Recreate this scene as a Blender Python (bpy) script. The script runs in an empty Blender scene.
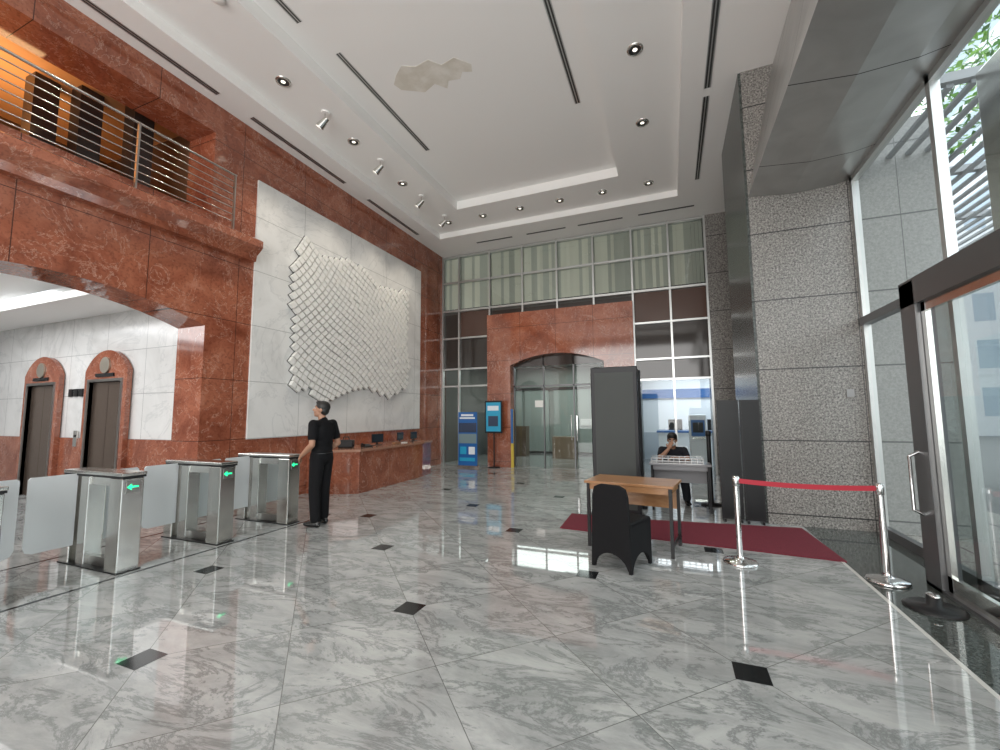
import bpy, bmesh, math, random
import numpy as np
from mathutils import Vector, Matrix
random.seed(4)
SC=bpy.context.scene
SC.view_settings.view_transform='Standard'
SC.view_settings.look='None'
SC.view_settings.exposure=0.12

# ---------------------------------------------------------------- materials
def base(name):
    m=bpy.data.materials.new(name); m.use_nodes=True
    nt=m.node_tree; b=nt.nodes['Principled BSDF']
    return m,nt,b
def M(name,col,rough=.5,metal=0.,emis=None,es=0.,spec=.5):
    m,nt,b=base(name)
    b.inputs['Base Color'].default_value=(*col,1)
    b.inputs['Roughness'].default_value=rough
    b.inputs['Metallic'].default_value=metal
    b.inputs['Specular IOR Level'].default_value=spec
    if emis:
        b.inputs['Emission Color'].default_value=(*emis,1)
        b.inputs['Emission Strength'].default_value=es
    return m
def N(nt,t,**k):
    n=nt.nodes.new(t)
    for a,v in k.items(): setattr(n,a,v)
    return n
def mth(nt,op,a,b=None):
    n=N(nt,'ShaderNodeMath',operation=op)
    for i,v in enumerate((a,b)):
        if v is None: continue
        if isinstance(v,(int,float)): n.inputs[i].default_value=v
        else: nt.links.new(v,n.inputs[i])
    return n.outputs[0]
def mixc(nt,fac,a,b):
    n=N(nt,'ShaderNodeMix',data_type='RGBA')
    if isinstance(fac,(int,float)): n.inputs['Factor'].default_value=fac
    else: nt.links.new(fac,n.inputs['Factor'])
    for s,v in (('A',a),('B',b)):
        i=[q for q in n.inputs if q.name==s and q.type=='RGBA'][0]
        if isinstance(v,tuple): i.default_value=(*v,1)
        else: nt.links.new(v,i)
    return [q for q in n.outputs if q.type=='RGBA'][0]
def ramp(nt,fac,stops,interp='LINEAR'):
    r=N(nt,'ShaderNodeValToRGB'); r.color_ramp.interpolation=interp
    e=r.color_ramp.elements
    while len(e)>1: e.remove(e[-1])
    e[0].position=stops[0][0]; e[0].color=(*stops[0][1],1)
    for p,c in stops[1:]:
        x=e.new(p); x.color=(*c,1)
    nt.links.new(fac,r.inputs[0]); return r.outputs[0]
def noise(nt,vec,scale,detail=4,dist=0,rough=.5):
    n=N(nt,'ShaderNodeTexNoise'); n.inputs['Scale'].default_value=scale
    n.inputs['Detail'].default_value=detail; n.inputs['Distortion'].default_value=dist
    n.inputs['Roughness'].default_value=rough
    nt.links.new(vec,n.inputs['Vector']); return n.outputs['Fac']
def linemask(nt,val,pitch,off,w):
    v=mth(nt,'DIVIDE',mth(nt,'SUBTRACT',val,off),pitch)
    v=mth(nt,'ABSOLUTE',mth(nt,'SUBTRACT',mth(nt,'FRACT',v),.5))
    return mth(nt,'GREATER_THAN',v,.5-w/2/pitch)
def stone(name,kind,rough,joints=(),jcol=(.05,.04,.035),mul=1.0):
    m,nt,b=base(name)
    g=N(nt,'ShaderNodeNewGeometry'); pos=g.outputs['Position']
    sx=N(nt,'ShaderNodeSeparateXYZ'); nt.links.new(pos,sx.inputs[0])
    ax={'x':sx.outputs[0],'y':sx.outputs[1],'z':sx.outputs[2]}
    sc=lambda c:tuple(min(1,q*mul) for q in c)
    if kind=='red':
        n1=noise(nt,pos,1.3,8,.8,.64)
        c=ramp(nt,n1,[(.28,sc((.18,.050,.026))),(.45,sc((.28,.086,.047))),(.60,sc((.37,.130,.074))),(.78,sc((.48,.21,.14)))])
        n2=noise(nt,pos,1.9,8,1.2,.64)
        v=mth(nt,'ABSOLUTE',mth(nt,'SUBTRACT',n2,.5))
        vm=ramp(nt,v,[(0,(.6,.6,.6)),(.010,(0,0,0))])
        c=mixc(nt,vm,c,sc((.60,.38,.29)))
        n3=noise(nt,pos,26,4,0,.65)
        c=mixc(nt,ramp(nt,n3,[(.34,(.5,.5,.5)),(.5,(0,0,0))]),c,sc((.12,.032,.019)))
        b.inputs['IOR'].default_value=1.65
    elif kind=='white':
        n1=noise(nt,pos,.9,7,1.5,.6)
        c=ramp(nt,n1,[(.3,sc((.62,.615,.60))),(.55,sc((.74,.735,.72))),(.8,sc((.79,.785,.77)))])
        v=mth(nt,'ABSOLUTE',mth(nt,'SUBTRACT',noise(nt,pos,.7,8,1.5,.6),.5))
        vm=ramp(nt,v,[(0,(.35,.35,.35)),(.02,(0,0,0))])
        c=mixc(nt,vm,c,sc((.46,.47,.47)))
    elif kind=='gran':
        n1=noise(nt,pos,42,5,0,.8)
        c=ramp(nt,n1,[(.38,sc((.06,.056,.053))),(.47,sc((.17,.162,.15))),(.55,sc((.27,.258,.24))),(.66,sc((.44,.415,.38)))])
    elif kind=='conc':
        n1=noise(nt,pos,30,5,0,.7)
        c=ramp(nt,n1,[(.35,sc((.24,.24,.23))),(.65,sc((.34,.335,.32)))])
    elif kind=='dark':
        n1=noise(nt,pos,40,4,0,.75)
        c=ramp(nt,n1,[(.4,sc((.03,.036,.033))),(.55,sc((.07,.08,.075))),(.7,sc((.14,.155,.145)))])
    msk=None
    for a,p,o,w in joints:
        k=linemask(nt,ax[a],p,o,w)
        msk=k if msk is None else mth(nt,'MAXIMUM',msk,k)
    if msk is not None: c=mixc(nt,msk,c,jcol)
    nt.links.new(c,b.inputs['Base Color'])
    b.inputs['Roughness'].default_value=rough
    return m
def floor_mat():
    m,nt,b=base('floor_marble')
    g=N(nt,'ShaderNodeNewGeometry'); pos=g.outputs['Position']
    sx=N(nt,'ShaderNodeSeparateXYZ'); nt.links.new(pos,sx.inputs[0])
    x=mth(nt,'DIVIDE',mth(nt,'ADD',sx.outputs[0],2.02),2.4)
    y=mth(nt,'DIVIDE',mth(nt,'SUBTRACT',sx.outputs[1],3.05),2.46)
    a=mth(nt,'ADD',x,y); bb=mth(nt,'SUBTRACT',x,y)
    j=mth(nt,'MAXIMUM',linemask(nt,a,.5,0,.0030),linemask(nt,bb,.5,0,.0030))
    fa=mth(nt,'FLOOR',mth(nt,'MULTIPLY',a,2)); fb=mth(nt,'FLOOR',mth(nt,'MULTIPLY',bb,2))
    cb=N(nt,'ShaderNodeCombineXYZ'); nt.links.new(fa,cb.inputs[0]); nt.links.new(fb,cb.inputs[1])
    wn=N(nt,'ShaderNodeTexWhiteNoise'); nt.links.new(cb.outputs[0],wn.inputs['Vector'])
    sc=N(nt,'ShaderNodeVectorMath',operation='SCALE'); nt.links.new(wn.outputs['Color'],sc.inputs[0]); sc.inputs['Scale'].default_value=9
    ad=N(nt,'ShaderNodeVectorMath',operation='ADD'); nt.links.new(pos,ad.inputs[0]); nt.links.new(sc.outputs[0],ad.inputs[1])
    mp=N(nt,'ShaderNodeMapping'); nt.links.new(ad.outputs[0],mp.inputs['Vector'])
    mp.inputs['Rotation'].default_value=(0,0,.7); mp.inputs['Scale'].default_value=(.8,2.0,1)
    P=mp.outputs[0]
    c=ramp(nt,noise(nt,P,1.8,10,.5,.72),[(.28,(.22,.234,.232)),(.45,(.35,.364,.36)),(.6,(.46,.472,.465)),(.8,(.54,.548,.538))])
    v=mth(nt,'ABSOLUTE',mth(nt,'SUBTRACT',noise(nt,P,1.5,11,.6,.74),.5))
    c=mixc(nt,ramp(nt,v,[(0,(.7,.7,.7)),(.035,(0,0,0))]),c,(.11,.125,.127))
    c=mixc(nt,mth(nt,'MULTIPLY',wn.outputs['Value'],.28),c,(.26,.272,.268))
    c=mixc(nt,j,c,(.14,.145,.14))
    nt.links.new(c,b.inputs['Base Color'])
    b.inputs['Roughness'].default_value=.03
    b.inputs['IOR'].default_value=2.05
    return m
def glass(name,tint=(.9,.95,.94),refl=.6):
    m=bpy.data.materials.new(name); m.use_nodes=True; nt=m.node_tree; nt.nodes.clear()
    o=N(nt,'ShaderNodeOutputMaterial'); t=N(nt,'ShaderNodeBsdfTransparent'); t.inputs[0].default_value=(*tint,1)
    gl=N(nt,'ShaderNodeBsdfGlossy'); gl.inputs['Roughness'].default_value=.02
    lw=N(nt,'ShaderNodeLayerWeight'); lw.inputs['Blend'].default_value=.5
    f=mth(nt,'ADD',mth(nt,'MULTIPLY',mth(nt,'POWER',lw.outputs['Facing'],4.0),refl),.05)
    mx=N(nt,'ShaderNodeMixShader'); nt.links.new(f,mx.inputs[0]); nt.links.new(t.outputs[0],mx.inputs[1]); nt.links.new(gl.outputs[0],mx.inputs[2])
    nt.links.new(mx.outputs[0],o.inputs[0]); return m
def wood(name):
    m,nt,b=base(name)
    tc=N(nt,'ShaderNodeTexCoord'); mp=N(nt,'ShaderNodeMapping'); nt.links.new(tc.outputs['Object'],mp.inputs[0]); mp.inputs['Scale'].default_value=(1,9,9)
    c=ramp(nt,noise(nt,mp.outputs[0],3,5,.6),[(.3,(.26,.12,.05)),(.7,(.38,.20,.09))])
    nt.links.new(c,b.inputs['Base Color']); b.inputs['Roughness'].default_value=.3
    return m
def brushed(name,col,rough,panels=None):
    m,nt,b=base(name)
    g=N(nt,'ShaderNodeNewGeometry'); pos=g.outputs['Position']
    n=noise(nt,pos,3,5,.5)
    c=ramp(nt,n,[(.3,tuple(q*.85 for q in col)),(.7,col)])
    if panels:
        sx=N(nt,'ShaderNodeSeparateXYZ'); nt.links.new(pos,sx.inputs[0])
        k=linemask(nt,sx.outputs[1],panels,.2,.012)
        c=mixc(nt,k,c,(.03,.03,.03))
    nt.links.new(c,b.inputs['Base Color']); b.inputs['Metallic'].default_value=1
    b.inputs['Roughness'].default_value=rough
    return m

RED=stone('red_granite','red',.08,[('z',1.0,.16,.010),('y',1.36,.90,.010)],(.07,.028,.02))
REDB=stone('red_granite_cross','red',.08,[('z',1.0,.16,.010),('x',1.08,-.86,.010)],(.07,.028,.02))
REDP=stone('red_granite_plain','red',.08)
WHITE=stone('white_marble','white',.16,[('z',1.0,.16,.010),('y',1.36,.90,.010)],(.38,.38,.37))
WHITEX=stone('white_marble_cross','white',.16,[('z',.8,.36,.010),('x',1.2,-.2,.010)],(.38,.38,.38))
GRAN=stone('grey_granite','gran',.25,[('z',1.005,.15,.016),('x',2.6,-.2,.010)],(.03,.03,.03))
GRANEXT=stone('grey_cladding_outer','conc',.4,[('z',1.005,.15,.02),('x',.5,2.45,.01)],(.12,.12,.12),mul=1.0)
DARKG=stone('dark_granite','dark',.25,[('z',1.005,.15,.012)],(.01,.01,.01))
DARKF=stone('dark_green_granite','dark',.06,[],mul=1.0)
FLOOR=floor_mat()
CEIL=M('ceiling_paint',(.90,.89,.87),.7)
INLAY=M('black_granite_inlay',(.012,.014,.015),.1)
STEEL=brushed('brushed_steel',(.82,.81,.77),.20)
CHROME=M('polished_steel',(.80,.80,.80),.08,1)
DSTEEL=brushed('bronze_grey_steel',(.42,.40,.38),.33)
SOFFIT=brushed('soffit_metal',(.58,.58,.57),.34,1.5)
FRAME=M('grey_metal_frame',(.15,.153,.158),.35,.6)
ALU=M('aluminium_mullion',(.60,.61,.60),.3,.8)
BLACK=M('black_plastic',(.010,.010,.011),.4,spec=.35)
SLOT=M('diffuser_slot_grey',(.06,.06,.06),.6)
GLASS=glass('clear_glass'); TGLASS=glass('tinted_glass',(.68,.73,.71),.8); DGLASS=glass('door_glass',(.60,.63,.62),.9)
SPAND=M('dark_spandrel_glass',(.045,.038,.034),.06)
SPANDR=M('bronze_spandrel',(.09,.05,.038),.12)
PADDLE=M('frosted_panel',(.56,.58,.59),.2)
WOOD=wood('table_wood')

# ---------------------------------------------------------------- mesh builder
class B:
    def __init__(s): s.v=[];s.f=[];s.mi=[];s.sm=[];s.mats=[];s.T=Matrix.Identity(4)
    def m(s,mat):
        if mat not in s.mats: s.mats.append(mat)
        return s.mats.index(mat)
    def add(s,vs,fs,mat,smooth=False):
        o=len(s.v); s.v+=[tuple(s.T@Vector(p)) for p in vs]
        i=s.m(mat)
        for f in fs: s.f.append([o+k for k in f]); s.mi.append(i); s.sm.append(smooth)
    def box(s,x0,x1,y0,y1,z0,z1,mat,bev=0):
        if bev<=0:
            vs=[(x,y,z) for z in (z0,z1) for y in (y0,y1) for x in (x0,x1)]
            s.add(vs,[(0,2,3,1),(4,5,7,6),(0,1,5,4),(2,6,7,3),(0,4,6,2),(1,3,7,5)],mat); return
        bm=bmesh.new(); bmesh.ops.create_cube(bm,size=1)
        for v in bm.verts: v.co=Vector(((x0+x1)/2+v.co.x*(x1-x0),(y0+y1)/2+v.co.y*(y1-y0),(z0+z1)/2+v.co.z*(z1-z0)))
        bmesh.ops.bevel(bm,geom=bm.edges[:],offset=bev,segments=2,profile=.5,affect='EDGES')
        bm.verts.index_update()
        s.add([v.co[:] for v in bm.verts],[[v.index for v in f.verts] for f in bm.faces],mat); bm.free()
    def pane(s,x0,x1,y0,y1,z0,z1,mat):
        if abs(x1-x0)<abs(y1-y0):
            x=(x0+x1)/2; s.add([(x,y0,z0),(x,y1,z0),(x,y1,z1),(x,y0,z1)],[(0,1,2,3)],mat)
        else:
            y=(y0+y1)/2; s.add([(x0,y,z0),(x1,y,z0),(x1,y,z1),(x0,y,z1)],[(0,1,2,3)],mat)
    def cyl(s,p0,p1,r0,mat,r1=None,seg=16,smooth=True):
        if r1 is None: r1=r0
        p0=Vector(p0);p1=Vector(p1);d=(p1-p0).normalized()
        a=d.orthogonal().normalized();b=d.cross(a)
        vs=[]
        for p,r in((p0,r0),(p1,r1)):
            for i in range(seg):
                t=2*math.pi*i/seg; vs.append(p+(a*math.cos(t)+b*math.sin(t))*r)
        s.add(vs,[(i,(i+1)%seg,seg+(i+1)%seg,seg+i) for i in range(seg)],mat,smooth)
        s.add(vs[:seg],[list(range(seg))[::-1]],mat); s.add(vs[seg:],[list(range(seg))],mat)
    def tube(s,pts,r,mat,seg=10):
        for a,b in zip(pts,pts[1:]): s.cyl(a,b,r,mat,seg=seg)
        for p in pts[1:-1]: s.ell(p,(r,r,r),mat,8,6)
    def lathe(s,prof,c,mat,seg=32,smooth=True):
        vs=[];n=len(prof)
        for r,z in prof:
            for i in range(seg):
                t=2*math.pi*i/seg; vs.append((c[0]+r*math.cos(t),c[1]+r*math.sin(t),c[2]+z))
        fs=[(k*seg+i,k*seg+(i+1)%seg,(k+1)*seg+(i+1)%seg,(k+1)*seg+i) for k in range(n-1) for i in range(seg)]
        s.add(vs,fs,mat,smooth)
    def prism(s,pts,vec,mat):
        n=len(pts);vec=Vector(vec);a=[Vector(p) for p in pts];b=[p+vec for p in a]
        s.add(a+b,[list(range(n))[::-1],[n+i for i in range(n)]]+[(i,(i+1)%n,n+(i+1)%n,n+i) for i in range(n)],mat)
    def ell(s,c,r,mat,u=16,v=10,R=None):
        R=R or Matrix.Identity(3); c=Vector(c);vs=[c+R@Vector((0,0,r[2]))]
        for j in range(1,v):
            ph=math.pi*j/v
            for i in range(u):
                t=2*math.pi*i/u
                vs.append(c+R@Vector((r[0]*math.sin(ph)*math.cos(t),r[1]*math.sin(ph)*math.sin(t),r[2]*math.cos(ph))))
        vs.append(c+R@Vector((0,0,-r[2])));L=len(vs)-1
        fs=[(0,1+i,1+(i+1)%u) for i in range(u)]
        for j in range(v-2):
            for i in range(u): fs.append((1+j*u+i,1+(j+1)*u+i,1+(j+1)*u+(i+1)%u,1+j*u+(i+1)%u))
        fs+=[(L,1+(v-2)*u+(i+1)%u,1+(v-2)*u+i) for i in range(u)]
        s.add(vs,fs,mat,True)
    def done(s,name,recalc=True):
        me=bpy.data.meshes.new(name); me.from_pydata(s.v,[],s.f)
        for m in s.mats: me.materials.append(m)
        me.polygons.foreach_set('material_index',s.mi); me.polygons.foreach_set('use_smooth',s.sm)
        if recalc:
            bm=bmesh.new(); bm.from_mesh(me); bmesh.ops.recalc_face_normals(bm,faces=bm.faces[:]); bm.to_mesh(me); bm.free()
        me.update(); o=bpy.data.objects.new(name,me); SC.collection.objects.link(o); return o
def single(name,*a,**k):
    b=B(); b.box(*a,**k); return b.done(name)
def RotZ(x,y,ang,z=0): return Matrix.Translation((x,y,z))@Matrix.Rotation(math.radians(ang),4,'Z')
def arc(a0,a1,zs,zc,n=20):
    w=(a1-a0)/2; h=zc-zs; R=(w*w+h*h)/2/h; c=(a0+a1)/2; out=[]
    th=math.asin(w/R)
    for i in range(n+1):
        t=-th+2*th*i/n; out.append((c+R*math.sin(t),zc-R+R*math.cos(t)))
    return out

# ---------------------------------------------------------------- room shell
XL=-6.87; YB=12.1; ZC=6.77; YF=-6.0
b=B(); b.box(-16,1.6,YF,18,-.1,0,FLOOR); b.done('floor')
b=B(); b.box(1.6,2.5,YF,18,-.1,0,DARKF); b.box(2.5,4.5,YF,18,-.1,0,stone('exterior_paving','gran',.5,[('x',1,0,.02),('y',1,0,.02)],mul=1.8)); b.done('floor_border')
b=B()
for i in range(-3,3):
    for j in range(-3,5):
        for ox,oy in((0,0),(1.2,1.23)):
            x=-2.02+2.4*i+ox;y=3.05+2.46*j+oy
            if -4.9<x<1.4 and y<11.5: b.box(x-.095,x+.095,y-.095,y+.095,0,.0015,INLAY)
b.box(-5.08,-5.04,YF,5.4,0,.0015,INLAY); b.box(-6.42,-6.38,YF,5.0,0,.0015,INLAY)
b.box(1.57,1.6,YF,5.7,0,.0015,M('pale_stone_strip',(.6,.6,.57),.15))
b.done('floor_inlay')

# left wall
b=B()
b.box(-7.53,XL,4.46,YB,0,ZC+.4,RED); b.box(-7.53,XL,YF,.84,0,ZC+.4,RED)
ar=arc(.84,4.46,3.0,3.32)
b.prism([(-7.53,y,z) for y,z in ar]+[(-7.53,4.46,4.85),(-7.53,.84,4.85)],(.66,0,0),RED)
b.box(-7.53,XL,.84,4.46,6.28,ZC+.4,RED)
b.done('wall_left')
b=B()
b.prism([(XL-.02,YF,4.28),(-6.74,YF,4.28),(-6.72,YF,4.38),(-6.62,YF,4.46),(-6.58,YF,4.50),(-6.58,YF,4.62),(-6.64,YF,4.66),(XL-.02,YF,4.68)],(0,5.2-YF,0),REDP)
b.done('trim_cornice')
b=B()   # balcony rail
for k in range(8): b.cyl((-6.68,YF+.1,4.80+.115*k),(-6.68,4.72,4.80+.115*k),.009 if k<7 else .02,STEEL,seg=8)
for y in (-3,-1.4,.2,1.8,3.3,4.7): b.box(-6.70,-6.66,y-.012,y+.012,4.64,5.62,DSTEEL)
b.done('balcony_railing')
# balcony interior
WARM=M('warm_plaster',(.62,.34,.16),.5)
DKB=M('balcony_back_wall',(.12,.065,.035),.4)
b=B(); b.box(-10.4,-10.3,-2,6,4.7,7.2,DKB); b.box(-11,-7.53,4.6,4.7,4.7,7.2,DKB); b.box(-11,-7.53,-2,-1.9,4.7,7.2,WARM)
b.box(-10.9,-7.53,-1.9,4.6,6.62,6.7,WARM)
b.prism([(-10.3,-1.9,6.62),(-8.6,-1.9,6.62),(-10.3,-1.9,5.7)],(0,4.4,0),WARM)
b.done('wall_balcony')
b=B(); DP=M('dark_post',(.03,.025,.022),.3)
for x,y in((-7.9,3.9),(-8.6,3.0),(-8.3,3.4)): b.box(x-.14,x+.14,y-.14,y+.14,4.7,6.62,DP)
b.done('balcony_column')
b=B(); b.box(-11,-7.53,-1.9,4.6,4.0,4.7,CEIL); b.done('floor_balcony')

# elevator lobby
b=B(); b.box(-14.2,-7.53,4.6,4.8,1.16,4.0,WHITEX); b.box(-14.2,-7.53,4.58,4.8,0,1.16,REDP); b.done('wall_elevator_lobby')
single('wall_lobby_end',-15.2,-15,-3,6,0,4.0,M('lobby_grey_wall',(.35,.35,.34),.4))
single('wall_lobby_near',-15.2,-7.53,-3.2,-3,0,4.0,WHITEX)
b=B(); b.box(-15.2,-7.53,-3,.2,3.5,3.62,CEIL); b.box(-15.2,-7.53,3.7,4.6,3.5,3.62,CEIL); b.box(-8.3,-7.53,.2,3.7,3.5,3.62,CEIL); b.box(-15.2,-13.2,.2,3.7,3.5,3.62,CEIL)
b.box(-13.4,-8.1,.0,3.9,3.82,4.0,CEIL); b.done('ceiling_lobby')
EDOOR=M('elevator_door_bronze',(.20,.15,.12),.25,.7)
LUN=M('lunette_plate',(.55,.5,.42),.3,.8)
def elevator(xc):
    b=B(); w=.50; o=.66
    out=[(xc-o,4.50,0),(xc-o,4.50,2.40)]+[(x,4.50,z) for x,z in arc(xc-o,xc+o,2.40,2.78,14)]+[(xc+o,4.50,0),(xc+w,4.50,0),(xc+w,4.50,2.2),(xc-w,4.50,2.2),(xc-w,4.50,0)]
    b.prism(out,(0,.08,0),REDP)
    b.box(xc-w,xc-.006,4.56,4.578,0,2.2,EDOOR); b.box(xc+.006,xc+w,4.56,4.578,0,2.2,EDOOR)
    b.box(xc-w-.05,xc-w,4.485,4.57,0,2.25,DSTEEL); b.box(xc+w,xc+w+.05,4.485,4.57,0,2.25,DSTEEL); b.box(xc-w,xc+w,4.485,4.57,2.2,2.25,DSTEEL)
    b.cyl((xc,4.50,2.50),(xc,4.47,2.50),.15,LUN); b.box(xc-.28,xc+.28,4.475,4.50,2.29,2.35,BLACK)
    return b.done('elevator')
elevator(-9.58); elevator(-11.8)
b=B()
for k in range(3): b.box(-10.95+.18*k,-10.83+.18*k,4.575,4.6,1.95,2.1,BLACK)
b.box(-10.62,-10.5,4.56,4.58,1.0,1.3,STEEL); b.cyl((-10.56,4.56,1.2),(-10.56,4.545,1.2),.02,BLACK)
b.done('elevator_sign')

# white marble panel + relief sculpture
single('wall_panel_white',XL,XL+.03,5.26,10.72,1.15,5.86,WHITE)
outline=[(6.25,5.2),(6.5,5.05),(6.75,4.95),(7.3,5.1),(8.06,5.12),(8.6,4.8),(9.2,4.9),(9.95,5.0),(10.0,4.3),(9.9,3.6),(10.05,2.9),(10.0,2.35),(9.5,2.15),(9.12,1.98),(8.5,2.2),(7.9,2.15),(7.5,2.02),(6.87,1.78),(6.5,2.1),(6.1,2.05),(6.1,2.6),(6.15,3.2),(6.05,3.7),(6.0,4.3),(6.15,4.8)]
def inside(p,poly):
    c=False;n=len(poly)
    for i in range(n):
        a=poly[i];q=poly[(i+1)%n]
        if (a[1]>p[1])!=(q[1]>p[1]) and p[0]<(q[0]-a[0])*(p[1]-a[1])/(q[1]-a[1])+a[0]: c=not c
    return c
def warp(u,v):
    y=u*.108+v*.085; z=-u*.066+v*.108
    y2=y+.10*math.sin(z*2.1+y*.8); z2=z+.09*math.sin(y*1.9-z*.5)
    return (y2,z2)
TILE=M('sculpture_tile',(.80,.79,.76),.35); GAPM=M('sculpture_backing',(.10,.10,.095),.6)
b=B(); X0=XL+.03
for i in range(-60,100):
    for j in range(-60,100):
        c=warp(i+.5,j+.5)
        if not inside(c,outline): continue
        q=[warp(i+a,j+bb) for a,bb in((.09,.09),(.91,.09),(.91,.91),(.09,.91))]
        d=.07+.02*random.random()
        b.prism([(X0,p[0],p[1]) for p in q],(d,0,0),TILE)
        q=[warp(i+a,j+bb) for a,bb in((0,0),(1,0),(1,1),(0,1))]
        b.prism([(X0,p[0],p[1]) for p in q],(.012,0,0),GAPM)
b.done('wall_relief_sculpture')

# back wall
Y=YB
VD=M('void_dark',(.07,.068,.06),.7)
b=B()
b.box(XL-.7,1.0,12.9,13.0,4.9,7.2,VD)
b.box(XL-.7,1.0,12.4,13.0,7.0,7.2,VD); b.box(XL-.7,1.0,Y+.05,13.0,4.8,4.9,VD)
b.box(1.0,3.2,Y-.02,Y+.9,0,7.2,GRAN)
b.box(XL,1.0,Y+.05,Y+.3,2.98,4.8,SPAND); b.box(-.86,1.0,Y+.05,Y+.3,2.45,2.98,SPAND)
for a,c in((-6.22,-5.2),(-.83,.07),(.13,.97)): b.box(a,c,Y+.03,Y+.05,4.04,4.86,SPANDR)
b.done('wall_back')
xs=[XL+.03,-6.25,-5.17,-4.08,-3.0,-1.93,-.86,.1,1.0]
b=B()
for x in xs:
    b.box(x-.025,x+.025,Y-.05,Y+.05,4.6,ZC,ALU)
    if x<-5.1 or x>-.9: b.box(x-.025,x+.025,Y-.05,Y+.05,0,4.6,ALU)
for z in (4.9,5.85,6.72): b.box(XL,1.0,Y-.04,Y+.05,z-.03,z+.03,ALU)
for z in (4.0,3.0,2.45):
    b.box(XL,-5.17,Y-.04,Y+.05,z-.025,z+.025,ALU); b.box(-.86,1.0,Y-.04,Y+.05,z-.025,z+.025,ALU)
b.pane(XL,1.0,Y,Y+.01,4.9,ZC,GLASS)
b.pane(XL,-5.17,Y,Y+.01,0,3.0,TGLASS); b.pane(-.86,1.0,Y,Y+.01,0,2.45,GLASS)
b.done('window_1')
BL=M('blind_fabric',(.66,.64,.54),.7); BL2=M('blind_fabric_dim',(.44,.44,.38),.7)
b=B(); x=XL+.06
while x<.97:
    bay=sum(1 for q in xs if q<x); ang=math.radians([22,30,18,40,25,20,28,22,25][bay%9]+random.uniform(-6,6)); dx=.052*math.cos(ang);dy=.052*math.sin(ang)
    zb=5.0
    m=BL if random.random()<.62 else BL2
    b.prism([(x-dx,12.22-dy,zb),(x+dx,12.22+dy,zb),(x+dx,12.223+dy,zb),(x-dx,12.223-dy,zb)],(0,0,6.72-zb),m)
    x+=.092
b.box(XL+.05,.95,12.18,12.26,6.70,6.75,ALU)
b.done('vertical_blinds')
# portal
b=B()
ar=arc(-4.42,-1.67,3.0,3.30)
b.prism([(-5.17,11.85,0),(-4.42,11.85,0)]+[(x,11.85,z) for x,z in ar]+[(-1.67,11.85,0),(-.86,11.85,0),(-.86,11.85,4.6),(-5.17,11.85,4.6)],(0,.45,0),REDB)
b.done('wall_portal')
b=B()
for x in (-4.42,-3.5,-2.6,-1.72): b.box(x,x+.035,12.15,12.22,0,3.25,FRAME)
b.box(-4.42,-1.67,12.15,12.22,2.36,2.41,FRAME); b.pane(-4.42,-1.67,12.18,12.19,0,3.25,TGLASS)
b.box(-2.66,-2.64,12.05,12.08,.8,1.5,CHROME);b.box(-2.50,-2.48,12.05,12.08,.8,1.5,CHROME)
b.box(-3.75,-3.5,12.13,12.14,1.75,1.95,M('notice_paper',(.85,.85,.82),.6))
b.done('door_1')
# corridor behind portal
CL=M('corridor_light_panel',(.9,.9,.9),.5,emis=(.95,1,.98),es=3.0)
b=B(); b.box(-6.9,-.95,16.5,16.6,0,3.4,M('corridor_wall',(.24,.27,.25),.4)); b.box(-6.9,-.95,12.4,16.6,3.4,3.5,M('corridor_ceiling',(.45,.45,.45),.7))
b.box(-1.0,-.9,12.4,16.6,0,3.4,M('corridor_side',(.16,.17,.16),.4)); b.box(-7,-6.9,12.4,16.6,0,3.4,M('corridor_side2',(.14,.14,.13),.4))
CG=M('corridor_glass',(.30,.35,.33),.12); CF=M('corridor_dark',(.04,.04,.04),.3)
for xa,xb in((-6.6,-5.6),(-5.5,-4.5),(-4.3,-3.4),(-3.3,-2.2),(-2.1,-1.2)): b.box(xa,xb,16.42,16.5,.08,2.5,CG)
b.box(-6.9,-.95,16.38,16.5,2.5,2.6,CF); b.box(-6.9,-.95,16.38,16.5,0,.08,CF)
b.box(-3.25,-2.25,16.38,16.42,1.1,1.35,M('corridor_sign',(.6,.62,.6),.5))
b.box(-6.2,-5.0,15.0,15.4,0,1.1,M('corridor_shelf',(.12,.09,.06),.4)); b.box(-3.9,-3.1,14.6,15.0,0,.75,M('corridor_desk',(.25,.18,.12),.4))
for x in (-5.8,-3.6,-2.2): b.box(x-.25,x+.25,13.6,14.1,3.385,3.4,CL)
b.done('wall_corridor')
# bank area
WB=M('bank_white',(.78,.82,.85),.4); BLUE=M('bank_blue',(.03,.13,.36),.35)
b=B(); b.box(-.9,3.4,15.5,15.6,0,3.4,WB); b.box(3.3,3.4,12.9,15.5,0,3.4,WB); b.box(-.9,3.4,12.4,15.6,3.0,3.1,WB)
b.box(-.9,3.4,15.42,15.5,2.05,2.35,BLUE); b.box(-.9,3.4,15.47,15.5,.0,.9,M('bank_grey_panel',(.45,.5,.55),.4)); b.done('wall_bank')
b=B(); b.box(-.4,2.4,14.2,14.8,0,.95,WB); b.box(-.45,2.45,14.15,14.85,.95,1.0,BLUE); b.box(.5,.9,14.18,14.2,.25,.8,BLUE)
b.box(-.1,.3,14.4,14.45,1.02,1.35,BLACK); b.box(.08,.12,14.4,14.45,1.0,1.05,BLACK); b.box(1.0,1.4,14.4,14.45,1.02,1.35,BLACK); b.done('service_counter')
b=B(); b.box(.45,.9,13.2,13.6,0,1.5,WB,bev=.03); b.box(.5,.85,13.18,13.2,.9,1.35,BLUE); b.box(.54,.81,13.17,13.18,1.0,1.28,BLACK); b.box(.52,.83,13.10,13.2,.82,.88,STEEL); b.done('ticket_kiosk')

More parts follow.
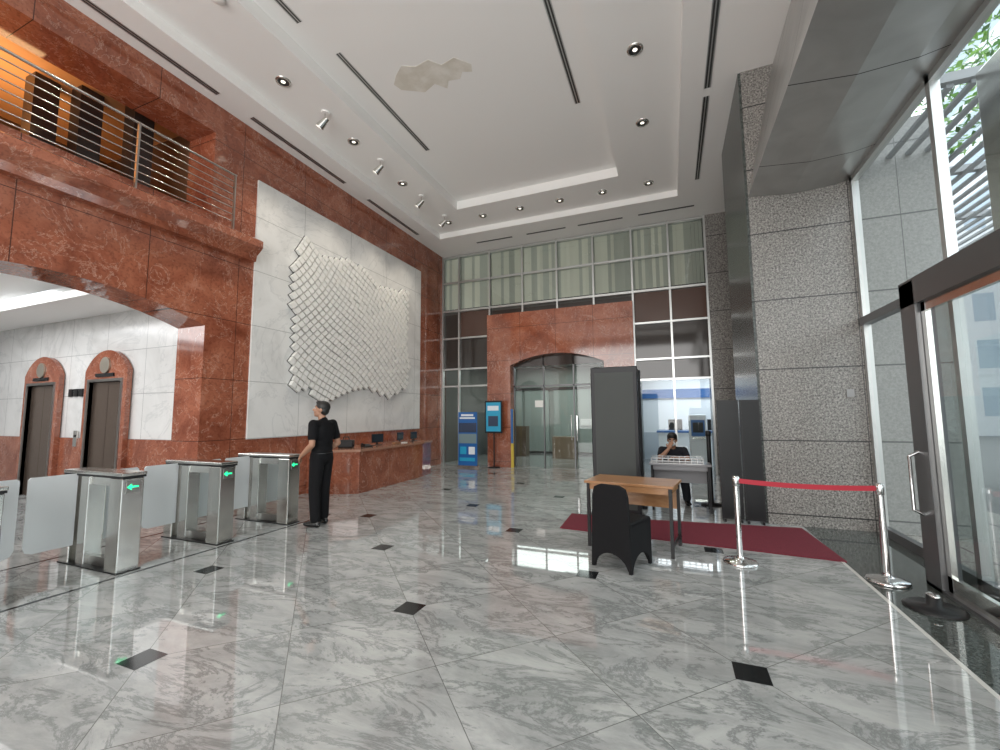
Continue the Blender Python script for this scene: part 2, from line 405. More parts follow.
# ceiling
b=B()
x0,x1,y0,y1=XL-.2,1.75,YF,YB+.4
r1=(-6.2,.35,-4.0,10.73); r2=(-5.02,-.9,-2.0,9.57)
def ring(o,i,z0,z1):
    b.box(o[0],i[0],o[2],o[3],z0,z1,CEIL);b.box(i[1],o[1],o[2],o[3],z0,z1,CEIL)
    b.box(i[0],i[1],o[2],i[2],z0,z1,CEIL);b.box(i[0],i[1],i[3],o[3],z0,z1,CEIL)
ring((x0,x1,y0,y1),r1,ZC,7.4); ring((r1[0]-.01,r1[1]+.01,r1[2]-.01,r1[3]+.01),r2,6.93,7.39)
b.box(r2[0]-.02,r2[1]+.02,r2[2]-.02,r2[3]+.02,7.15,7.38,CEIL)
b.box(1.6,3.4,9.0,12.5,ZC,7.4,CEIL)
b.done('ceiling')
b=B()
for x,ya,yb,z in((-4.57,4.75,7.38,7.15),(-4.7,-1,4.13,7.15),(-1.34,4.9,7.23,7.15),(-6.62,2.2,4.3,ZC),(-6.62,4.9,7.2,ZC),(-6.62,8.0,10.2,ZC),(.75,4.6,7.2,ZC),(.75,7.4,10.1,ZC)):
    for dx in(-.022,.022): b.box(x+dx-.014,x+dx+.014,ya,yb,z-.004,z,SLOT)
    for dx in(-.043,0,.043): b.box(x+dx-.007,x+dx+.007,ya,yb,z-.008,z,ALU)
for xa,xb in((-5.3,-4.15),(-3.7,-2.55),(-2.2,-1.0),(-.6,.75)): b.box(xa,xb,11.37,11.43,ZC-.006,ZC,SLOT)
b.done('linear_air_diffuser')
b=B(); LAMP=M('lamp_face',(.9,.88,.8),.3,emis=(1,.93,.8),es=1.5); DR=M('downlight_baffle',(.03,.03,.03),.3)
dl=[(-5.6,y) for y in(1.35,3.0,4.65,6.3,7.95)]+[(-.28,y) for y in(1.2,2.85,4.5,6.18,7.9,)]+[(-5.6+1.065*k,10.15) for k in range(6)]
for x,y in dl:
    b.lathe([(.12,6.93),(.115,6.918),(.09,6.915),(.075,6.929)],(x,y,0),STEEL,24); b.lathe([(.09,6.917),(.05,6.926),(0.001,6.926)],(x,y,0),DR,20)
    b.lathe([(.035,6.922),(0.001,6.920)],(x,y,0),LAMP,16)
b.done('recessed_downlight')
for k,y in enumerate((5.45,7.0,8.6,9.75)):
    b=B(); x=-5.5
    b.cyl((x,y,6.93),(x,y,6.90),.07,CEIL); b.cyl((x,y,6.9),(x,y,6.78),.012,STEEL,seg=8)
    b.cyl((x+.05,y,6.80),(x-.10,y-.02,6.66),.045,STEEL,r1=.075,seg=18); b.cyl((x-.10,y-.02,6.661),(x-.103,y-.02,6.657),.065,LAMP,seg=18)
    b.done('spotlight')
b=B(); b.lathe([(.09,ZC),(.09,ZC-.03),(.06,ZC-.05),(.001,ZC-.055)],(-5.2,3.3,.16),CEIL,20); b.done('smoke_detector')
m,nt,bb=base('stained_plaster'); g=N(nt,'ShaderNodeNewGeometry')
c=ramp(nt,noise(nt,g.outputs['Position'],5,5),[(.35,(.82,.79,.73)),(.65,(.68,.64,.56))]); nt.links.new(c,bb.inputs['Base Color']); bb.inputs['Roughness'].default_value=.8
b=B(); st=[(-4.0,5.45),(-3.8,5.32),(-3.6,5.42),(-3.35,5.38),(-3.2,5.55),(-2.95,5.5),(-2.75,5.72),(-2.8,5.86),(-2.95,5.8),(-3.05,5.92),(-3.25,5.88),(-3.35,6.02),(-3.5,5.85),(-3.75,5.95),(-4.1,5.75),(-4.15,5.6)]
b.prism([(x,y,7.146) for x,y in st],(0,0,.004),m); b.done('ceiling_stain')

# bulkhead right
b=B(); sec=[(1.2,4.76),(1.75,4.70),(2.2,4.72),(2.5,4.78),(2.5,6.95),(1.67,6.95)]
b.prism([(x,YF,z) for x,z in sec],(0,7.045-YF,0),SOFFIT); b.done('wall_bulkhead')
b=B(); b.box(1.2,2.45,7.05,9.2,0,6.9,GRAN); b.box(2.45,3.45,7.06,7.6,0,5.5,GRANEXT); b.done('wall_column')
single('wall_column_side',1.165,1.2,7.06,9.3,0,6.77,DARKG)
single('wall_right_far',2.45,2.6,9.2,12.1,0,6.9,GRAN)
# curtain wall
b=B()
for y in (7.0,5.1,3.2,1.3,-.6,-2.5,-4.4): b.box(2.42,2.50,y-.035,y+.035,0,4.78,ALU)
b.box(2.40,2.51,YF,7.03,2.70,2.80,FRAME); b.box(2.42,2.50,YF,7.03,4.70,4.78,ALU); b.box(2.42,2.50,YF,7.03,0,.10,FRAME)
b.pane(2.455,2.465,YF,7.03,.1,4.75,GLASS)
b.done('window_2')
# vestibule door set
b=B(); X=2.08
for y in (5.15,3.25,1.3,-.6): b.box(X,X+.14,y-.25,y,0,2.74,FRAME)
b.box(X,X+.14,-.6,5.15,2.52,2.76,FRAME)
b.box(X,2.42,5.11,5.15,2.58,2.74,FRAME); b.box(X,X+.12,-.6,5.15,0,.03,FRAME)
b.pane(X+.14,2.42,5.125,5.135,0,2.58,GLASS)
for (ya,yb) in ((3.26,4.89),(1.31,2.99)):
    b.box(X+.04,X+.08,yb-.06,yb,.03,2.52,STEEL); b.box(X+.04,X+.08,ya,ya+.06,.03,2.52,STEEL); b.box(X+.04,X+.08,ya,yb,2.44,2.52,STEEL); b.box(X+.04,X+.08,ya,yb,.03,.16,STEEL)
    b.pane(X+.055,X+.065,ya,yb,.1,2.5,DGLASS)
b.tube([(X,5.07,.62),(X-.07,5.07,.66),(X-.07,5.07,1.14),(X,5.07,1.18)],.014,CHROME)
b.done('door_2')
b=B(); b.box(2.95,3.4,5.0,5.45,-.02,4.9,STEEL,bev=.02); b.box(2.9,3.45,4.95,5.5,-.02,.15,DSTEEL); b.done('exterior_steel_column')
b=B(); b.lathe([(.19,0),(.19,.01),(.16,.025),(.05,.03),(.045,.10),(.001,.10)],(1.86,4.52,0),BLACK,28); b.ell((1.86,4.52,.1),(.04,.06,.02),CHROME); b.done('door_stop')

# wall front
single('wall_front',-16,2.6,YF-.2,YF,0,7.2,M('front_wall_paint',(.5,.5,.5),.6))

# ---------------------------------------------------------------- turnstiles
GREEN=M('green_arrow_led',(.0,.5,.2),.4,emis=(.03,1,.35),es=1.6)
def turnstile(yc):
    b=B(); w=.10
    b.box(-6.2,-5.13,yc-w-.012,yc+w+.012,.95,.985,STEEL,bev=.008)
    b.box(-6.2,-5.13,yc-w-.004,yc+w+.004,.93,.95,BLACK)
    b.box(-5.36,-5.15,yc-w,yc+w,0,.93,STEEL,bev=.01)
    b.box(-6.18,-6.02,yc-w,yc+w,0,.93,STEEL,bev=.01)
    b.box(-5.92,-5.78,yc-w*.8,yc+w*.8,0,.93,STEEL,bev=.01)
    b.box(-6.02,-5.92,yc-.02,yc+.02,.0,.93,DSTEEL)
    b.box(-5.78,-5.36,yc-w*.6,yc+w*.6,.84,.93,STEEL)
    b.box(-5.78,-5.36,yc-.03,yc+.03,.0,.10,DSTEEL)
    b.pane(-5.78,-5.36,yc-.004,yc+.004,.10,.84,GLASS)
    b.box(-6.2,-5.13,yc-w-.006,yc+w+.006,0,.012,BLACK)
    b.box(-5.15,-5.146,yc-.06,yc+.06,.78,.90,DSTEEL)
    b.box(-5.146,-5.142,yc-.05,yc+.045,.832,.848,GREEN)
    b.prism([(-5.146,yc-.055,.84),(-5.146,yc-.015,.872),(-5.146,yc-.015,.808)],(.004,0,0),GREEN)
    for s in(-1,1):
        y0=yc+s*w*.9; y1=yc+s*.475
        pts=[(y0,.20),(y1-s*.07,.20),(y1-s*.02,.22),(y1,.27),(y1,.93),(y1-s*.02,.95),(y0,.95)]
        b.prism([(-5.97,p[0],p[1]) for p in pts],(.014,0,0),PADDLE)
    return b.done('turnstile')
for y in (-.31,.7,1.71,2.72,3.73,4.74): turnstile(y)

# ---------------------------------------------------------------- reception desk
b=B()
foot=[(-6.86,6.62),(-6.25,6.72),(-5.83,6.95),(-5.90,9.4),(-6.02,10.0),(-6.86,10.05)]
b.prism([(x,y,0) for x,y in foot],(0,0,.82),REDP)
ft2=[(-6.86,6.58),(-6.23,6.68),(-5.79,6.93),(-5.86,9.42),(-5.99,10.04),(-6.86,10.09)]
b.prism([(x,y,.82) for x,y in ft2],(0,0,.05),M('desk_top_stone',(.36,.19,.13),.12))
b.done('reception_desk')
SCR=M('screen',(.02,.03,.04),.1)
def monitor(x,y,ang,s=1):
    b=B(); b.T=RotZ(x,y,ang,.87)
    b.box(-.20*s,.20*s,-.012,.012,.06,.30*s,BLACK,bev=.006); b.box(-.02,.02,.0,.03,.0,.12,BLACK); b.box(-.1,.1,-.05,.08,0,.012,BLACK)
    b.box(-.185*s,.185*s,-.0135,-.012,.075,.285*s,SCR); return b.done('computer_monitor')
monitor(-6.25,8.05,80,.85); monitor(-6.3,9.0,100,.85); monitor(-6.3,9.6,95,.8)
b=B(); b.T=RotZ(-6.1,7.5,70,.87); b.prism([(-.1,-.08,0),(-.1,.08,0),(-.1,.08,.06),(-.1,-.08,.02)],(.2,0,0),BLACK); b.tube([(-.09,.05,.07),(-.09,-.05,.05)],.02,BLACK); b.done('desk_telephone')
b=B(); b.T=RotZ(-6.35,7.15,20,.87); b.box(-.16,.16,-.08,.08,0,.17,BLACK,bev=.03); b.tube([(-.07,0,.16),(-.05,0,.23),(.05,0,.23),(.07,0,.16)],.01,BLACK); b.done('black_handbag')
b=B(); b.T=RotZ(-6.05,8.5,0,.87); b.box(-.04,.04,-.12,.12,0,.05,M('nameplate_brown',(.25,.12,.06),.3)); b.box(-.1,.0,.2,.45,0,.02,M('paper_white',(.8,.8,.78),.6)); b.done('desk_nameplate')

# ---------------------------------------------------------------- posters
PB=M('poster_blue',(.02,.13,.40),.35); PC=M('poster_cyan',(.03,.38,.62),.3); PW=M('poster_text',(.8,.85,.9),.4); PD=M('poster_dark',(.03,.05,.10),.3); PG=M('poster_photo',(.20,.28,.30),.3)
b=B(); b.box(-5.95,-5.33,11.45,11.47,.06,1.62,PB); b.box(-5.93,-5.35,11.445,11.451,1.02,1.30,PD); b.box(-5.90,-5.4,11.44,11.446,1.42,1.47,PW); b.box(-5.85,-5.45,11.44,11.446,1.50,1.56,PW)
b.box(-5.93,-5.35,11.444,11.451,.70,.98,PG); b.box(-5.88,-5.68,11.44,11.446,.38,.6,PC); b.box(-5.6,-5.4,11.44,11.446,.38,.6,PW); b.box(-5.9,-5.4,11.44,11.446,.18,.28,PC)
b.box(-5.97,-5.31,11.38,11.54,0,.06,STEEL); b.cyl((-5.64,11.49,0.05),(-5.64,11.49,1.62),.012,STEEL,seg=8); b.done('roll_up_banner')
b=B(); b.box(-5.14,-4.6,11.60,11.63,1.0,1.95,BLACK); b.box(-5.10,-4.64,11.592,11.60,1.05,1.90,PC); b.box(-5.03,-4.72,11.586,11.593,1.2,1.5,PD); b.box(-5.05,-4.7,11.586,11.593,1.66,1.8,PW)
b.cyl((-4.87,11.64,.02),(-4.87,11.64,1.2),.02,BLACK); b.lathe([(.18,0),(.18,.015),(.03,.03)],(-4.87,11.64,0),BLACK); b.done('poster_stand')
b=B(); b.box(-4.40,-4.32,11.80,11.84,0,1.7,M('yellow_stripe',(.6,.45,.06),.4)); b.box(-4.40,-4.32,11.795,11.80,.7,1.7,BLUE); b.done('door_sign_post')

# ---------------------------------------------------------------- carpet, detector, tables
m,nt,bb=base('red_carpet_pile'); g=N(nt,'ShaderNodeNewGeometry')
c=ramp(nt,noise(nt,g.outputs['Position'],120,2),[(.3,(.10,.008,.018)),(.7,(.18,.016,.032))]); nt.links.new(c,bb.inputs['Base Color']); bb.inputs['Roughness'].default_value=.95
b=B(); b.prism([(-1.47,5.82,0),(1.62,5.55,0),(1.55,6.90,0),(-.35,6.69,0),(-1.50,6.69,0)],(0,0,.012),m); b.done('red_carpet')
DG=M('detector_panel_grey',(.045,.05,.047),.5,spec=.3); DB=M('detector_black',(.010,.010,.012),.4,spec=.3)
b=B()
for y in (6.72,7.42):
    b.box(-1.16,-.46,y,y+.10,.0,2.27,DB,bev=.012); b.box(-1.10,-.52,y-.004,y+.104,.12,2.18,DG)
    b.box(-1.20,-.42,y-.015,y+.13,0,.05,DB)
b.box(-1.14,-.48,6.78,7.44,2.09,2.27,DB,bev=.01)
b.done('walk_through_metal_detector')
LEG=M('dark_metal_leg',(.012,.012,.013),.4,0,spec=.3)
def table(name,x,y,ang,w,d,h,top):
    b=B(); b.T=RotZ(x,y,ang)
    b.box(-w/2,w/2,-d/2,d/2,h-.03,h,top,bev=.005); b.box(-w/2+.04,w/2-.04,-d/2+.03,-d/2+.05,h-.10,h-.03,top); b.box(-w/2+.04,w/2-.04,d/2-.05,d/2-.03,h-.34,h-.03,top)
    for sx in(-1,1):
        b.box(sx*(w/2-.05)-.015,sx*(w/2-.05)+.015,-d/2+.03,d/2-.03,h-.10,h-.03,top)
        for sy in(-1,1): b.box(sx*(w/2-.04)-.017,sx*(w/2-.04)+.017,sy*(d/2-.04)-.017,sy*(d/2-.04)+.017,0,h-.03,LEG)
        b.box(sx*(w/2-.04)-.012,sx*(w/2-.04)+.012,-d/2+.05,d/2-.05,.10,.125,LEG)
    return b.done(name)
table('wooden_table',-.46,5.38,-9,1.0,.60,.76,WOOD)
GREYT=M('grey_table_top',(.22,.22,.23),.35)
table('inspection_table',0.09,7.62,0,.92,.42,.74,GREYT)
WIRE=M('tray_wire',(.45,.45,.45),.3,.6)
b=B()
for k in range(10): b.box(-.34+.085*k,-.33+.085*k,7.42,7.76,.742,.83,WIRE)
for z in(.745,.785,.83):
    b.box(-.34,.44,7.415,7.425,z-.005,z+.005,WIRE); b.box(-.34,.44,7.755,7.765,z-.005,z+.005,WIRE)
b.done('wire_tray')
SP=M('black_spandex',(.006,.006,.007),.8,spec=.25)
def covered_chair(x,y,ang):
    b=B(); b.T=RotZ(x,y,ang)
    def ap(a0,a1,zt,axis,c,vec,top):
        pts=[(a0,0),(a0+.03,0)]+[(a0+.03+(a1-a0-.06)*i/10,.02+zt*math.sin(math.pi*i/10)**.6) for i in range(11)]+[(a1-.03,0),(a1,0)]+top
        if axis=='x': P=[(p[0],c,p[1]) for p in pts]
        else: P=[(c,p[0],p[1]) for p in pts]
        b.prism(P,vec,SP)
    ap(-.22,.22,.14,'x',-.24,(0,.035,0),[(.205,.46),(.195,.72),(.17,.80),(.10,.83),(-.10,.83),(-.17,.80),(-.195,.72),(-.205,.46)])
    ap(-.21,.21,.14,'x',.20,(0,.03,0),[(.205,.46),(-.205,.46)])
    ap(-.23,.22,.14,'y',-.215,(.03,0,0),[(.22,.46),(-.22,.46)])
    ap(-.23,.22,.14,'y',.185,(.03,0,0),[(.22,.46),(-.22,.46)])
    b.box(-.215,.215,-.22,.23,.42,.48,SP,bev=.02)
    return b.done('covered_chair')
covered_chair(-.53,4.70,-22)
b=B(); b.T=RotZ(.0,8.22,180)
b.box(-.22,.22,-.22,.22,.36,.43,BLACK,bev=.02); b.box(-.21,.21,-.25,-.20,.5,.86,BLACK,bev=.02); b.box(-.02,.02,-.25,-.22,.38,.55,BLACK)
for sx in(-1,1):
    for sy in(-1,1): b.cyl((sx*.2,sy*.2,.37),(sx*.23,sy*.23,0),.012,LEG,seg=8)
b.done('office_chair')

# ---------------------------------------------------------------- stanchions
RB=M('red_belt',(.40,.012,.03),.6)
def stanchion(x,y):
    b=B(); b.lathe([(.001,0),(.16,0),(.165,.012),(.15,.028),(.07,.045),(.034,.055),(.03,.07),(.028,.08)],(x,y,0),CHROME,36)
    b.cyl((x,y,.06),(x,y,.80),.028,CHROME,seg=24); b.lathe([(.028,.78),(.034,.785),(.034,.875),(.026,.885),(.001,.887)],(x,y,0),CHROME,24)
    return b
b=stanchion(.60,5.15); b.done('stanchion')
b=stanchion(1.77,5.06)
n=16; pts=[]
for i in range(n+1):
    t=i/n; pts.append((1.735+(.635-1.735)*t,5.062+(.088)*t,.835-.02*4*t*(1-t)))
for p,q in zip(pts,pts[1:]):
    b.prism([(p[0],p[1],p[2]-.024),(q[0],q[1],q[2]-.024),(q[0],q[1],q[2]+.024),(p[0],p[1],p[2]+.024)],(0,.003,0),RB)
b.done('stanchion')
b=B(); b.lathe([(.001,0),(.17,0),(.17,.02),(.04,.04)],(.57,8.13,0),BLACK,24); b.cyl((.57,8.13,.03),(.57,8.13,1.2),.035,BLACK); b.lathe([(.035,1.15),(.045,1.16),(.045,1.24),(.001,1.25)],(.57,8.13,0),BLACK,20); b.done('black_post')
b=B(); DPG=M('dark_panel_gloss',(.010,.011,.012),.35,spec=.3)
for xa,xb,ya in((.62,.90,7.0),(.91,1.16,6.97)):
    b.box(xa,xb,ya,ya+.035,.04,1.73,BLACK); b.box(xa+.02,xb-.02,ya-.004,ya,.08,1.70,DPG)
    b.box(xa+.02,xa+.05,ya-.03,ya+.15,0,.04,BLACK); b.box(xb-.05,xb-.02,ya-.03,ya+.15,0,.04,BLACK)
b.done('folding_screen')
b=B(); b.box(2.2,2.28,7.03,7.05,1.75,1.85,M('callpoint',(.3,.3,.3),.4)); b.done('call_point')

# ---------------------------------------------------------------- exterior
b=B(); sl=M('louvre_grey',(.36,.37,.38),.5)
for k in range(18): b.box(2.66+.2*k,2.72+.2*k,5.7,12,4.97,5.01,sl)
for y in (5.7,8,10): b.box(2.55,6.2,y-.05,y+.05,5.01,5.11,sl)
b.box(2.52,2.6,5.7,12,4.9,5.2,sl)
b.done('louvre_canopy')
m,nt,bb=base('tower_facade'); g=N(nt,'ShaderNodeNewGeometry'); sx=N(nt,'ShaderNodeSeparateXYZ'); nt.links.new(g.outputs['Position'],sx.inputs[0])
k=mth(nt,'MULTIPLY',mth(nt,'GREATER_THAN',mth(nt,'FRACT',mth(nt,'DIVIDE',sx.outputs[0],1.6)),.35),mth(nt,'GREATER_THAN',mth(nt,'FRACT',mth(nt,'DIVIDE',sx.outputs[2],3.0)),.4))
nt.links.new(mixc(nt,k,(.6,.62,.64),(.36,.43,.49)),bb.inputs['Base Color'])
b=B(); b.box(22,40,32,45,-.02,30,m); b.box(10,21,36,46,-.02,14,m); b.done('office_tower')
single('exterior_ground',4.5,60,-30,80,-.12,-.02,M('asphalt',(.22,.22,.22),.8))
b=B(); b.cyl((6.5,11.5,-.02),(6.3,11.3,7.5),.16,M('bark',(.12,.08,.05),.9),r1=.08)
LF=[M('leaf_a',(.12,.28,.04),.6),M('leaf_b',(.24,.44,.08),.6),M('leaf_c',(.06,.16,.03),.6)]
for k in range(2600):
    while True:
        p=Vector((random.uniform(-1,1),random.uniform(-1,1),random.uniform(-1,1)))
        if p.length<1: break
    p=Vector((6.2+p.x*2.4,11.0+p.y*3.0,9.0+p.z*1.9)); d=Vector((random.gauss(0,1),random.gauss(0,1),random.gauss(0,.6))).normalized(); e=d.orthogonal().normalized()
    s=random.uniform(.08,.16); b.add([p-d*s,p+e*s*.45,p+d*s,p-e*s*.45],[(0,1,2,3)],random.choice(LF))
b.done('tree',recalc=False)

# ---------------------------------------------------------------- people
SKIN=M('skin',(.36,.19,.12),.5); HAIR=M('black_hair',(.01,.009,.008),.5); SHIRT=M('black_shirt',(.006,.006,.007),.85,spec=.2)
PANTS=M('black_trousers',(.006,.006,.007),.85,spec=.2); SHOE=M('black_leather',(.008,.008,.008),.25); LIP=M('lips',(.28,.11,.08),.5); EYEW=M('eye_white',(.7,.7,.68),.3); IRIS=M('iris',(.02,.012,.01),.2)
NAVY=M('guard_uniform',(.012,.013,.018),.8,spec=.25); MASKW=M('face_mask_white',(.75,.77,.78),.7)
def person(name,J,loc,ang,sc=1.,shirt=SHIRT,pants=PANTS,vox=.0065,mask=False,face=0,fat=1.0):
    caps=[];ells=[]
    V=Vector
    def fk(m): return fat if m in (shirt,pants) else 1.0
    def cap(a,b_,r0,r1,m): caps.append((V(a),V(b_),r0*fk(m),r1*fk(m),m))
    def el(c,r,m,R=None): ells.append((V(c),tuple(q*fk(m) for q in r),m,R or Matrix.Identity(3)))
    pel=V(J['pelvis']);ch=V(J['chest']);nk=V(J['neck']);hd=V(J['head'])
    up=(ch-pel).normalized(); side=V((1,0,0))
    Rt=Matrix((side,-side.cross(up).normalized(),up)).transposed()
    if Rt.determinant()<0: Rt=Matrix((side,side.cross(up).normalized(),up)).transposed()
    el(pel,(.165,.115,.13),pants,Rt); el(pel.lerp(ch,.30),(.150,.108,.13),shirt,Rt); el(pel.lerp(ch,.58),(.150,.108,.15),shirt,Rt); el(ch,(.172,.118,.17),shirt,Rt)
    el(ch+Rt@V((0,-.01,.10)),(.155,.085,.075),shirt,Rt)
    el(pel.lerp(ch,.12),(.158*fat,.113*fat,.035),SHOE,Rt)
    cap(nk-up*.05,hd-V((0,0,.06)),.056,.05,SKIN)
    cap(nk-up*.05+V((0,-.01,0)),nk-up*.015,.060,.058,shirt)
    Rh=Matrix.Rotation(math.radians(face),3,'Z')@Matrix.Rotation(math.radians(J.get('tilt',0)),3,'X')
    H=lambda x,y,z: hd+Rh@V((x,y,z))
    el(H(0,0,.02),(.074,.093,.095),SKIN,Rh); el(H(0,.028,-.045),(.056,.062,.062),SKIN,Rh); el(H(0,.055,-.088),(.028,.025,.02),SKIN,Rh)
    cap(H(0,.088,.012),H(0,.108,-.022),.009,.013,SKIN); el(H(0,.098,-.026),(.019,.012,.010),SKIN,Rh)
    cap(H(-.045,.076,.028),H(.045,.076,.028),.012,.012,SKIN)
    for s in(-1,1):
        el(H(s*.076,-.005,-.005),(.010,.020,.032),SKIN,Rh); el(H(s*.030,.082,.006),(.014,.010,.008),EYEW,Rh); el(H(s*.030,.0905,.006),(.006,.005,.006),IRIS,Rh)
        el(H(s*.035,.055,-.03),(.025,.03,.022),SKIN,Rh); cap(H(s*.018,.092,.033),H(s*.044,.084,.034),.006,.005,HAIR)
    el(H(0,.086,-.052),(.024,.010,.006),LIP,Rh)
    el(H(0,-.014,.050),(.085,.098,.085),HAIR,Rh); el(H(0,-.045,.0),(.078,.062,.07),HAIR,Rh); el(H(0,.05,.092),(.058,.045,.032),HAIR,Rh)
    if mask: el(H(0,.075,-.045),(.05,.045,.04),MASKW,Rh)
    for s,k in((-1,'L'),(1,'R')):
        S=V(J['sh'+k]);E=V(J['el'+k]);W=V(J['wr'+k])
        cap(ch+Rt@V((s*.08,0,.10)),S,.07,.058,shirt); cap(S,S.lerp(E,.62),.060,.056,shirt); cap(S.lerp(E,.5),E,.045,.040,SKIN)
        cap(E,E.lerp(W,.35),.040,.041,SKIN); cap(E.lerp(W,.3),W,.041,.027,SKIN)
        hdv=V(J['hd'+k]).normalized(); pn=V(J['pn'+k]); pn=(pn-hdv*pn.dot(hdv)).normalized(); lat=hdv.cross(pn)
        Rm=Matrix((lat,pn,hdv)).transposed()
        cap(W,W+hdv*.03,.026,.024,SKIN); el(W+hdv*.055,(.040,.017,.050),SKIN,Rm)
        th=1 if J.get('th'+k,1)>0 else -1
        for i,(o,ln) in enumerate(((-.029,.060),(-.010,.072),(.010,.078),(.029,.070))):
            o*=-th
            p=W+hdv*.088+lat*o; q=p+(hdv*.9+pn*.35).normalized()*ln*.5; r=q+(hdv*.45+pn*.8).normalized()*ln*.5
            cap(p,q,.0092,.0088,SKIN); cap(q,r,.0088,.0078,SKIN)
        p=W+hdv*.03-lat*th*.030
        q=p+(hdv*.7-lat*th*.7).normalized()*.038; r=q+(hdv*.85+pn*.5).normalized()*.03
        cap(p,q,.012,.0105,SKIN); cap(q,r,.0105,.009,SKIN)
        Hp=V(J['hip'+k]);K=V(J['kn'+k]);A=V(J['an'+k]);T=V(J['toe'+k]).normalized()
        cap(Hp,K,.092,.070,pants); cap(K,A+(K-A).normalized()*.03,.070,.060,pants); cap(A,A-V((0,0,.03)),.04,.04,SHOE)
        base_=V((A.x,A.y,A.z-.045)); ang_=math.atan2(T.y,T.x)-math.pi/2; Rf=Matrix.Rotation(ang_,3,'Z')
        el(base_+T*.05,(.045,.125,.042),SHOE,Rf); el(base_+T*.11,(.046,.07,.032),SHOE,Rf); el(base_-T*.03,(.038,.05,.045),SHOE,Rf)
    b=B()
    for a,b_,r0,r1,m in caps:
        if (a-b_).length>1e-4: b.cyl(a,b_,r0,m,r1=r1,seg=16)
        b.ell(a,(r0,)*3,m,14,10); b.ell(b_,(r1,)*3,m,14,10)
    for c,r,m,R in ells: b.ell(c,r,m,20,14,R)
    o=b.done(name+'_tmp')
    md=o.modifiers.new('r','REMESH'); md.mode='VOXEL'; md.voxel_size=vox; md.adaptivity=0; md.use_smooth_shade=True
    ms=o.modifiers.new('s','SMOOTH'); ms.factor=.5; ms.iterations=2
    dg=bpy.context.evaluated_depsgraph_get(); me=bpy.data.meshes.new_from_object(o.evaluated_get(dg)); me.name=name
    bpy.data.objects.remove(o)
    n=len(me.polygons); C=np.empty(n*3); me.polygons.foreach_get('center',C); C=C.reshape(-1,3)
    best=np.full(n,1e9); idx=np.zeros(n,int); mats=[]
    prio={EYEW:.004,IRIS:.006,HAIR:.002,LIP:.004,MASKW:.003}
    def upd(d,m):
        if m not in mats: mats.append(m)
        d=d-prio.get(m,0); k=d<best; best[k]=d[k]; idx[k]=mats.index(m)
    for a,b_,r0,r1,m in caps:
        a=np.array(a);d=np.array(b_)-a;L=max(1e-9,d@d);t=np.clip(((C-a)@d)/L,0,1)
        upd(np.linalg.norm(C-a-t[:,None]*d,axis=1)-(r0+(r1-r0)*t),m)
    for c,r,m,R in ells:
        q=(C-np.array(c))@np.array(R); rr=np.array(r); k=np.linalg.norm(q/rr,axis=1)
        g_=np.linalg.norm(q/rr**2,axis=1)+1e-9; upd(k*(k-1)/g_,m)
    me.materials.clear()
    for m in mats: me.materials.append(m)
    me.polygons.foreach_set('material_index',idx.astype(np.int32)); me.polygons.foreach_set('use_smooth',[True]*n)
    zc=np.empty(len(me.vertices)*3); me.vertices.foreach_get('co',zc); zc=zc.reshape(-1,3); zc[:,2]=np.maximum(zc[:,2],0); me.vertices.foreach_set('co',zc.ravel()); me.update()
    ob=bpy.data.objects.new(name,me); SC.collection.objects.link(ob)
    ob.matrix_world=RotZ(loc[0],loc[1],ang,loc[2])@Matrix.Scale(sc,4); return ob
J=dict(pelvis=(0,0,.96),chest=(0,-.01,1.28),neck=(0,-.01,1.46),head=(-.01,.02,1.60),tilt=12,
 shL=(-.19,-.01,1.40),elL=(-.25,-.05,1.12),wrL=(-.20,.17,.97),hdL=(.35,.7,-.5),pnL=(.6,-.4,-.4),thL=1,
 shR=(.19,-.01,1.40),elR=(.245,-.07,1.12),wrR=(.12,.15,.97),hdR=(-.5,.6,-.35),pnR=(-.4,-.6,-.4),thR=-1,
 hipL=(-.085,0,.92),knL=(-.10,.02,.49),anL=(-.11,-.02,.085),toeL=(-.15,1,0),
 hipR=(.085,0,.92),knR=(.10,.03,.49),anR=(.11,.03,.085),toeR=(.15,1,0))
person('standing_man',J,(-4.70,4.80,.0),math.degrees(math.atan2(.99,-.05)),1.02,face=30,fat=1.10)
G=dict(pelvis=(0,-.02,.50),chest=(0,.07,.79),neck=(0,.12,.96),head=(0,.17,1.08),tilt=-14,
 shL=(-.18,.09,.90),elL=(-.24,.30,.76),wrL=(-.06,.38,.80),hdL=(.8,.4,-.05),pnL=(0,0,-1),thL=1,
 shR=(.18,.09,.90),elR=(.20,.34,.77),wrR=(.06,.31,.93),hdR=(-.35,-.1,.9),pnR=(-.3,-.9,0),thR=-1,
 hipL=(-.09,0,.47),knL=(-.17,.36,.47),anL=(-.20,.26,.085),toeL=(-.2,1,0),
 hipR=(.09,0,.47),knR=(.16,.36,.47),anR=(.15,.28,.085),toeR=(.2,1,0))
person('security_guard',G,(.0,8.26,0),178,1.0,shirt=NAVY,pants=NAVY,mask=True,fat=1.05)

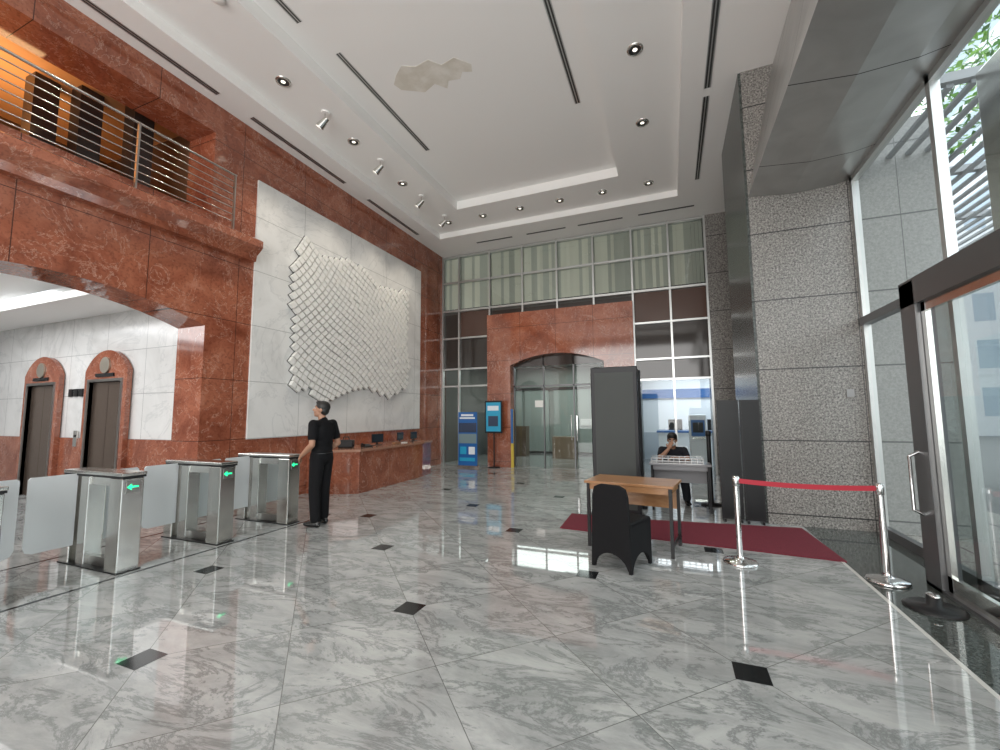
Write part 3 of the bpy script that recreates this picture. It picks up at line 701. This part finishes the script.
# ---------------------------------------------------------------- lights
def area(name,loc,rot,sx,sy,e,col=(1,1,1)):
    l=bpy.data.lights.new(name,'AREA'); l.shape='RECTANGLE'; l.size=sx;l.size_y=sy;l.energy=e;l.color=col
    o=bpy.data.objects.new(name,l); o.location=loc; o.rotation_euler=[math.radians(a) for a in rot]; SC.collection.objects.link(o); return o
area('front_fill_light',(-2.2,YF+.05,3.3),(90,0,0),8,5.6,800,(1,.99,.97))  # added frontal fill behind the camera; the front wall is solid, without glazing
area('lobby_cove_lamp',(-10.8,1.95,3.78),(0,0,0),4.5,3.0,210,(.98,.99,1))
area('balcony_cove_lamp',(-8.9,1.4,5.7),(180,0,0),1.2,3,60,(1,.62,.30))
area('bank_ceiling_lamp',(1.2,13.9,2.95),(0,0,0),3.5,2,85,(.90,.95,1))
area('corridor_ceiling_lamp',(-3.8,14.5,3.35),(0,0,0),4,2,110,(.95,1,.97))
for i,(x,y) in enumerate(dl):
    l=bpy.data.lights.new('downlight_lamp','SPOT'); l.energy=55; l.spot_size=math.radians(110); l.spot_blend=.8; l.shadow_soft_size=.06; l.color=(1,.95,.87)
    o=bpy.data.objects.new('downlight_lamp',l); o.location=(x,y,6.90); SC.collection.objects.link(o)
for y in (5.45,7.0,8.6,9.75):
    l=bpy.data.lights.new('spotlight_lamp','SPOT'); l.energy=70; l.spot_size=math.radians(70); l.spot_blend=.9; l.shadow_soft_size=.05; l.color=(1,.90,.75)
    o=bpy.data.objects.new('spotlight_lamp',l); o.location=(-5.63,y-.02,6.63); o.rotation_euler=(Vector((-6.84,y,3.6))-o.location).to_track_quat('-Z','Y').to_euler(); SC.collection.objects.link(o)
w=bpy.data.worlds.new('world'); SC.world=w; w.use_nodes=True; bg=w.node_tree.nodes['Background']
bg.inputs[0].default_value=(.90,.95,1,1); bg.inputs[1].default_value=2.6

# ---------------------------------------------------------------- camera
cam=bpy.data.cameras.new('camera'); cam.lens=15.3; cam.sensor_width=36; cam.clip_start=.05; cam.clip_end=300
co=bpy.data.objects.new('camera',cam); SC.collection.objects.link(co); SC.camera=co
th=math.radians(21.84);p=math.radians(5.28)
R0=Vector((math.cos(th),math.sin(th),0));Hh=Vector((-math.sin(th),math.cos(th),0));Z=Vector((0,0,1))
F=Hh*math.cos(p)+Z*math.sin(p);U0=-Hh*math.sin(p)+Z*math.cos(p)
Rr=(R0-U0*.0074).normalized();Uu=(U0+R0*.0074).normalized()
mat=Matrix((Rr,Uu,-F)).transposed().to_4x4(); mat.translation=(0,0,1.55); co.matrix_world=mat
